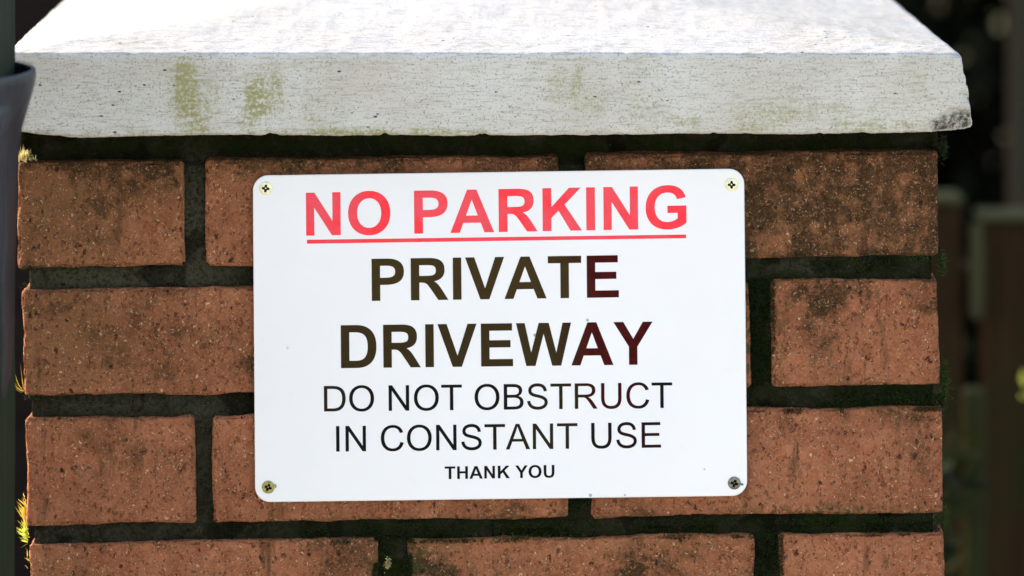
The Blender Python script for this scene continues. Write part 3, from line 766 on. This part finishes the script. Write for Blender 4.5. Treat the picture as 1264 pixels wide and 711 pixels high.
creep(460, 470, 662, 715, 900, 39, 0); creep(499, 509, 662, 715, 1200, 40, -.1); creep(928, 938, 655, 715, 700, 41, .05); creep(960, 967, 655, 715, 500, 42, .1)
creep(25, 310, 329, 334, 700, 43, .25); creep(28, 310, 488, 493, 700, 44, .3); creep(40, 380, 649, 653, 500, 45, .35); creep(925, 1158, 311, 318, 700, 46, .15)
Rt, Dr, Ln = np.concatenate(Rt), np.concatenate(Dr), np.concatenate(Ln)
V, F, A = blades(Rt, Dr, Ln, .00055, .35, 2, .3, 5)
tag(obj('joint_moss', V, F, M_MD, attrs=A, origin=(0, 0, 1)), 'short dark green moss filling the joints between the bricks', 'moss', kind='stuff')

def tuft(px_, py_, Y, sx, sy, n, ln, wd, mat, label, d=(0, -1, .4), sp=.6, bend=.3, upz=.3, segs=4, group=None, seed=0, ydep=.002):
    g = np.random.default_rng(seed + 300)
    x = px_ + g.normal(size=n) * sx; y = py_ + g.normal(size=n) * sy
    p = np.array([at(a, b, Y) for a, b in zip(x, y)]); p[:, 1] += g.normal(size=n) * ydep
    dd = np.array(d)[None] + g.normal(size=(n, 3)) * sp
    V, F, A = blades(p, dd, g.uniform(.5, 1, n) * ln, wd, bend, segs, upz, seed)
    o = obj('moss_tuft', V, F, mat, attrs=A)
    tag(o, label, 'moss', group or 'moss tufts on the edges of the brick pier')
    return o
# golden and lime tufts standing off the left edge, in the sun
g = np.random.default_rng(77)
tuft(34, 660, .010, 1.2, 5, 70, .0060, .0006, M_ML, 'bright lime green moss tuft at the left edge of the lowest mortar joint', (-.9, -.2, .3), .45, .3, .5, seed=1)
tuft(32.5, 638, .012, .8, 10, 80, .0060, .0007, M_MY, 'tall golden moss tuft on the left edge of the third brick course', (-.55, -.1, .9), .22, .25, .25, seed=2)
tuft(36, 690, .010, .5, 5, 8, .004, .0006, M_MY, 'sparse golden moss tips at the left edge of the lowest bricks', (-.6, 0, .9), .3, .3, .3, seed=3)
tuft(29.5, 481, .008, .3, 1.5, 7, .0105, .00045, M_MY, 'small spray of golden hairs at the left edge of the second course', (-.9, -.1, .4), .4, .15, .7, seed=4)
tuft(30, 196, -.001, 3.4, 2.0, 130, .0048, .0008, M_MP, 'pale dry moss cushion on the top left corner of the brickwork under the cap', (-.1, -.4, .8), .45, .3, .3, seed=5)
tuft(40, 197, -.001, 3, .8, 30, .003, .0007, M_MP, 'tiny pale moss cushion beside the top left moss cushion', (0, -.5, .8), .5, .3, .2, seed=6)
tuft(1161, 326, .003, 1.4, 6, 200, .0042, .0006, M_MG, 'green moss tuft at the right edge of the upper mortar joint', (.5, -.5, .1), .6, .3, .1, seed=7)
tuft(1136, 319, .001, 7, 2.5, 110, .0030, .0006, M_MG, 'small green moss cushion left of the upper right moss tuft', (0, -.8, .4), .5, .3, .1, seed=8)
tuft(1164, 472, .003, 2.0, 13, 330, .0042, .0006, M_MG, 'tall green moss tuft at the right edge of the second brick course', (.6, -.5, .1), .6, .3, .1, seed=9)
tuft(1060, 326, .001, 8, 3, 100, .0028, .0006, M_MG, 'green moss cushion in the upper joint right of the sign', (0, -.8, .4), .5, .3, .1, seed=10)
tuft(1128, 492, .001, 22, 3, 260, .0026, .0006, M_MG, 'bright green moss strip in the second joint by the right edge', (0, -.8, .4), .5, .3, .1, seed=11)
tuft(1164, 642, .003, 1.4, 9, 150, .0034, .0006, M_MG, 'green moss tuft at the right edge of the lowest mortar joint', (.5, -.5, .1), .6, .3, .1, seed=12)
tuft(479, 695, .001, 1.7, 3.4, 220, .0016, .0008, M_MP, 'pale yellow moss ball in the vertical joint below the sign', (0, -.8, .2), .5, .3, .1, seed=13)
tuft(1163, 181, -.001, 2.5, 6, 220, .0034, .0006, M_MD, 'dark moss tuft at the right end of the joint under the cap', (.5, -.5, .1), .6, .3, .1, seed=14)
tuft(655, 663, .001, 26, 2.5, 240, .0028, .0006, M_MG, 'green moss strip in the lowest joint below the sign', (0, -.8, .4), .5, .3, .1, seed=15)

# ================================================================== POST AND SLEEVE (left)
PY = -.13
def ppt(x, y): return at(x, y, PY)
scP = (DIST + PY) / DIST / UNIT
hw_ = .036
pcx = at(18.5, 0, PY + hw_)[0] - hw_
M_POST = wood_mat('green_stained_post_wood', (.006, .008, .004), (.022, .027, .012), (.012, .020, .006), 1.0, 1)
V, F = lattice(axis(hw_, .003, .02), axis(hw_, .003, .02), [0, .3, .6] + list(np.arange(.65, 1.75, .02)) + [1.75])
V[:, 0] += np.where(V[:, 2] > 0, fbm(V * np.array([1, 1, .1]), 200, 9, 2) * .0006, 0)
V += np.array([pcx, PY, 0])
post = obj('timber_post', V, F, M_POST, smooth=False, origin=(pcx, PY, 0))
tag(post, 'dark green stained square timber post standing left of the brick pier', 'post')
# silhouette of the right side in photo pixels
prof = [(37, 87), (40, 85), (42.5, 88), (43, 96), (41, 108), (37, 122), (32, 140), (27, 158), (24, 175), (22, 200), (21, 260), (20, 330), (19, 400), (16, 450), (13, 480)]
inn = [(36, 89), (35, 100), (30, 125), (24, 160), (21, 200), (19, 300), (17, 440), (12, 479)]
def interp(pr, n):
    P = []
    for i in range(len(pr) - 1):
        for k in range(n):
            P.append((pr[i][0] + (pr[i + 1][0] - pr[i][0]) * k / n, pr[i][1] + (pr[i + 1][1] - pr[i][1]) * k / n))
    return P + [pr[-1]]
ringp = interp(inn, 3)[::-1] + interp(prof, 4)
na = 160; V = []
for (rr, yy) in ringp:
    for j in range(na):
        a = 2 * math.pi * j / na
        k = min(1, max(0, (yy - 120) / 60)); fo = .5 * math.sin(7 * a + .8) + .35 * math.sin(13 * a + yy * .004) + .3 * math.sin(23 * a - yy * .006)
        e = 1 - k * (.05 * (1 - fo)) - .02 * math.exp(-((yy - 350) / 40) ** 2) * math.cos(3 * a)
        hem = (8 * math.sin(2 * a + 1) + 5 * math.sin(5 * a)) * max(0, (yy - 380) / 80)
        # squared off below the rim, following the post it is pushed over
        ex = 2.2 + 2.6 * k; c_, s_ = math.cos(a), math.sin(a)
        rad = (ppt(rr, 0)[0] - pcx) * e; oblique = 1 - .045 * k
        V.append((pcx + rad * oblique * math.copysign(abs(c_) ** (2 / ex), c_), PY + rad * math.copysign(abs(s_) ** (2 / ex), s_), ppt(0, yy + hem)[2]))
F = [(i * na + j, i * na + (j + 1) % na, (i + 1) * na + (j + 1) % na, (i + 1) * na + j) for i in range(len(ringp) - 1) for j in range(na)]
m = Mat('grey_plastic', .42, .35)
nz = m.noise(1, 5, .6, m.mapping(scale=(120, 120, 12)))
c = m.mix(m.ramp(nz, .3, .7), (.008, .009, .012), (.024, .0255, .033))
c = m.mix(m.ramp(m.noise(300, 4, .7), .55, .75, 0, .5), c, (.05, .05, .05))
m.color(c); m.bump(nz, .002, .5)
sl = obj('plastic_sleeve', V, F, m.m, smooth=True, origin=(pcx, PY, ppt(0, 466)[2]))
bm = bmesh.new(); bm.from_mesh(sl.data); bmesh.ops.recalc_face_normals(bm, faces=bm.faces); bm.to_mesh(sl.data); bm.free()
tag(sl, 'blue grey plastic sleeve with a flared rim pushed over the timber post', 'sleeve')

# ================================================================== BEHIND THE PIER
def box_thing(mb, x0, x1, y0, y1, Y, th, r=.004, wob=.0015, seed=0):
    a = at(x0, y1, Y); b = at(x1, y0, Y)
    hx, hz, hy = (b[0] - a[0]) / 2, (b[2] - a[2]) / 2, th / 2
    V, F = lattice(axis(hx, r, .02), axis(hy, r, .02), axis(hz, r, .03)); V, n = rounded(V, (hx, hy, hz), r)
    V += np.array([(a[0] + b[0]) / 2, Y + hy, (a[2] + b[2]) / 2]); V += n * (fbm(V, 20, seed, 3) * wob)[:, None]
    mb.add(V, F)
def gz(Y): return VPY + CAMZ * UNIT * DIST / (DIST + Y)      # pixel row of the ground at Y
M_BOARD = wood_mat('dark_fence_stain', (.015, .007, .0015), (.040, .017, .0045), (.014, .014, .002), .35, .95)
M_PALE = wood_mat('pale_strip_timber', (.036, .032, .015), (.062, .056, .029), (.04, .043, .015), .4)  # pale tone for the board caps and left edge strips
M_OLIVE = wood_mat('algae_covered_timber', (.013, .013, .0025), (.028, .027, .005), (.022, .028, .005), .4)
FY = 1.15
fence = empty('board_fence', at(1230, gz(FY), FY)); fence.location.z = 0
tag(fence, 'low dark stained timber fence with pale capped boards behind the brick pier', 'fence')
fx = 1205
for i, (xa, xb, yt_) in enumerate([(820, 935, 248), (945, 1060, 252), (1070, 1188, 246), (1212, 1330, 268), (1342, 1460, 262), (1470, 1590, 266)]):
    mb = MB(); box_thing(mb, xa, xb, yt_ + 6, gz(FY) - 40, FY, .022, seed=i); V, F, A = mb.get(); b = obj('board', V, F, M_BOARD, fence)
    mb = MB(); box_thing(mb, xa - 4, xb + 2, yt_ - 4, yt_ + 7, FY - .008, .038, seed=i + 9); V, F, A = mb.get(); obj('cap_strip', V, F, M_PALE, b)
    mb = MB(); box_thing(mb, xa - 12, xa + 2, yt_ + 8, 395 if i == 3 else 560, FY - .012, .02, seed=i + 20); V, F, A = mb.get(); obj('edge_strip', V, F, M_PALE if i != 2 else M_BOARD, b)
for yr_ in (330, 640, 900):
    mb = MB(); box_thing(mb, 800, 1640, yr_, yr_ + 60, FY + .025, .04, seed=int(yr_)); V, F, A = mb.get(); obj('rail', V, F, M_BOARD, fence)

mb = MB(); box_thing(mb, 1192, 1217, 482, gz(.95), .95, .022, seed=50); V, F, A = mb.get()
tag(obj('stake', V, F, M_OLIVE, smooth=True), 'short olive green mossy timber stake in front of the dark fence', 'stake')
YB = 1.9
mb = MB(); box_thing(mb, 1254, 1300, -900, gz(YB), YB, .06, seed=51); V, F, A = mb.get()
tag(obj('tall_post', V, F, wood_mat('bleached_post', (.022, .018, .012), (.035, .03, .02), None, .4)), 'tall pale brown timber post at the right edge behind the fence', 'post')

# hedge far behind; it also shades the fence
def leaves(n, lo, hi, size, seed, hollow=None, clump=0):
    g = np.random.default_rng(seed)
    p = lo + (hi - lo) * g.random((n, 3))
    if clump:
        d = fbm(p, clump, seed, 3); p = p[d > -.7]
    n = len(p)
    u = g.normal(size=(n, 3)); u /= np.linalg.norm(u, axis=1, keepdims=True)
    v = np.cross(u, g.normal(size=(n, 3))); v /= np.linalg.norm(v, axis=1, keepdims=True)
    s_ = (size * g.uniform(.5, 1.2, n))[:, None]
    V = np.stack([p - u * s_, p - v * s_ * .42 + np.cross(u, v) * s_ * .1, p + u * s_, p + v * s_ * .42 + np.cross(u, v) * s_ * .1], 1).reshape(-1, 3)
    F = np.arange(4 * n).reshape(-1, 4)
    return V, F, {'tip': np.ones(4 * n), 'vary': np.repeat(g.random(n), 4)}
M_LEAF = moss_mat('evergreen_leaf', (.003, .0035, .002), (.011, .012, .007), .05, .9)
hedge = empty('evergreen_hedge', (-1.2, 3.4, 0)); tag(hedge, 'dark evergreen hedge filling the gloom far behind the brick pier', 'hedge')
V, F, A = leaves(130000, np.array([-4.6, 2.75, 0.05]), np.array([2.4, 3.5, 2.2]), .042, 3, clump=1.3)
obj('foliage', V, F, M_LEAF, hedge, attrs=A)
mb = MB()
for k in range(14):
    a = -4.4 + k * .5; V, F = lattice(axis(.04, .01, .02), axis(.04, .01, .02), list(np.linspace(0, 2.0, 12)))
    V[:, 0] *= 1 - V[:, 2] * .22; V[:, 1] *= 1 - V[:, 2] * .22
    V += np.array([a, 3.2, 0]); V[:, 0] += .04 * np.sin(V[:, 2] * 3 + k); mb.add(V, F)
V, F, A = mb.get(); obj('stems', V, F, plain('hedge_bark', (.04, .032, .022), .9, .1), hedge)

# low leafy shrub at the foot of the fence, and the sunlit sprig
V, F, A = leaves(900, np.array([at(1130, 0, .8)[0], .72, .05]), np.array([at(1188, 0, .8)[0], 1.0, at(0, 520, .8)[2]]), .022, 9, clump=9)
sh = empty('leafy_shrub', (at(1160, 0, .8)[0], .86, 0)); tag(sh, 'low dark green shrub between the brick pier and the fence', 'shrub')
obj('foliage', V, F, moss_mat('shrub_leaf', (.005, .009, .002), (.014, .022, .004), .25), sh, attrs=A)
sx0 = at(1160, 0, .8)[0]
V, F = lattice(axis(.006, .002, .01), axis(.006, .002, .01), list(np.linspace(0, .55, 9))); V += np.array([sx0, .86, 0]); V[:, 0] += .01 * np.sin(V[:, 2] * 12)
obj('stem', V, F, plain('shrub_bark', (.05, .04, .025), .9, .1), sh)
spx = np.array(at(1264, 478, .7)); 
sprig = empty('leafy_sprig', (spx[0] + .02, spx[1], 0)); tag(sprig, 'thin sprig with bright yellow green leaves at the right edge in front of the fence', 'plant')
V, F, A = leaves(16, spx + np.array([-.001, -.012, -.014]), spx + np.array([.035, .012, .014]), .008, 12)
obj('leaf_cluster', V, F, moss_mat('sunlit_sprig_leaf', (.10, .14, .008), (.16, .19, .015), .4), sprig, attrs=A)
V, F = lattice([-.0012, 0, .0012], [-.0012, 0, .0012], list(np.linspace(0, spx[2], 12))); V += np.array([spx[0] + .02, spx[1], 0]); V[:, 0] += .012 * np.sin(V[:, 2] * 9)
obj('stem', V, F, plain('sprig_stem', (.08, .07, .02), .8, .2), sprig)

# brown shed wall beyond, seen left of the cap
shed = empty('timber_shed', (-1.0, 2.5, 0)); tag(shed, 'dark red brown timber shed side seen in the gap left of the cap', 'shed')
M_SHED = wood_mat('red_brown_stain', (.006, .0025, .002), (.012, .005, .004), None, .3)
mb = MB()
for k in range(12):
    V, F = lattice(axis(.75, .004, .2), axis(.012, .004, .01), axis(.073, .004, .05)); V, n = rounded(V, (.75, .012, .073), .004)
    V += np.array([-1.05, 2.3, .1 + .15 * k]); mb.add(V, F)
V, F, A = mb.get(); obj('wall', V, F, M_SHED, shed)
mb = MB(); V, F = lattice(axis(.8, .004, .2), axis(.22, .004, .1), axis(.02, .004, .01)); V, n = rounded(V, (.8, .22, .02), .004); V += np.array([-1.05, 2.46, 1.86]); mb.add(V, F)
V, F, A = mb.get(); obj('roof', V, F, plain('roof_felt', (.03, .03, .03), .9, .1), shed)
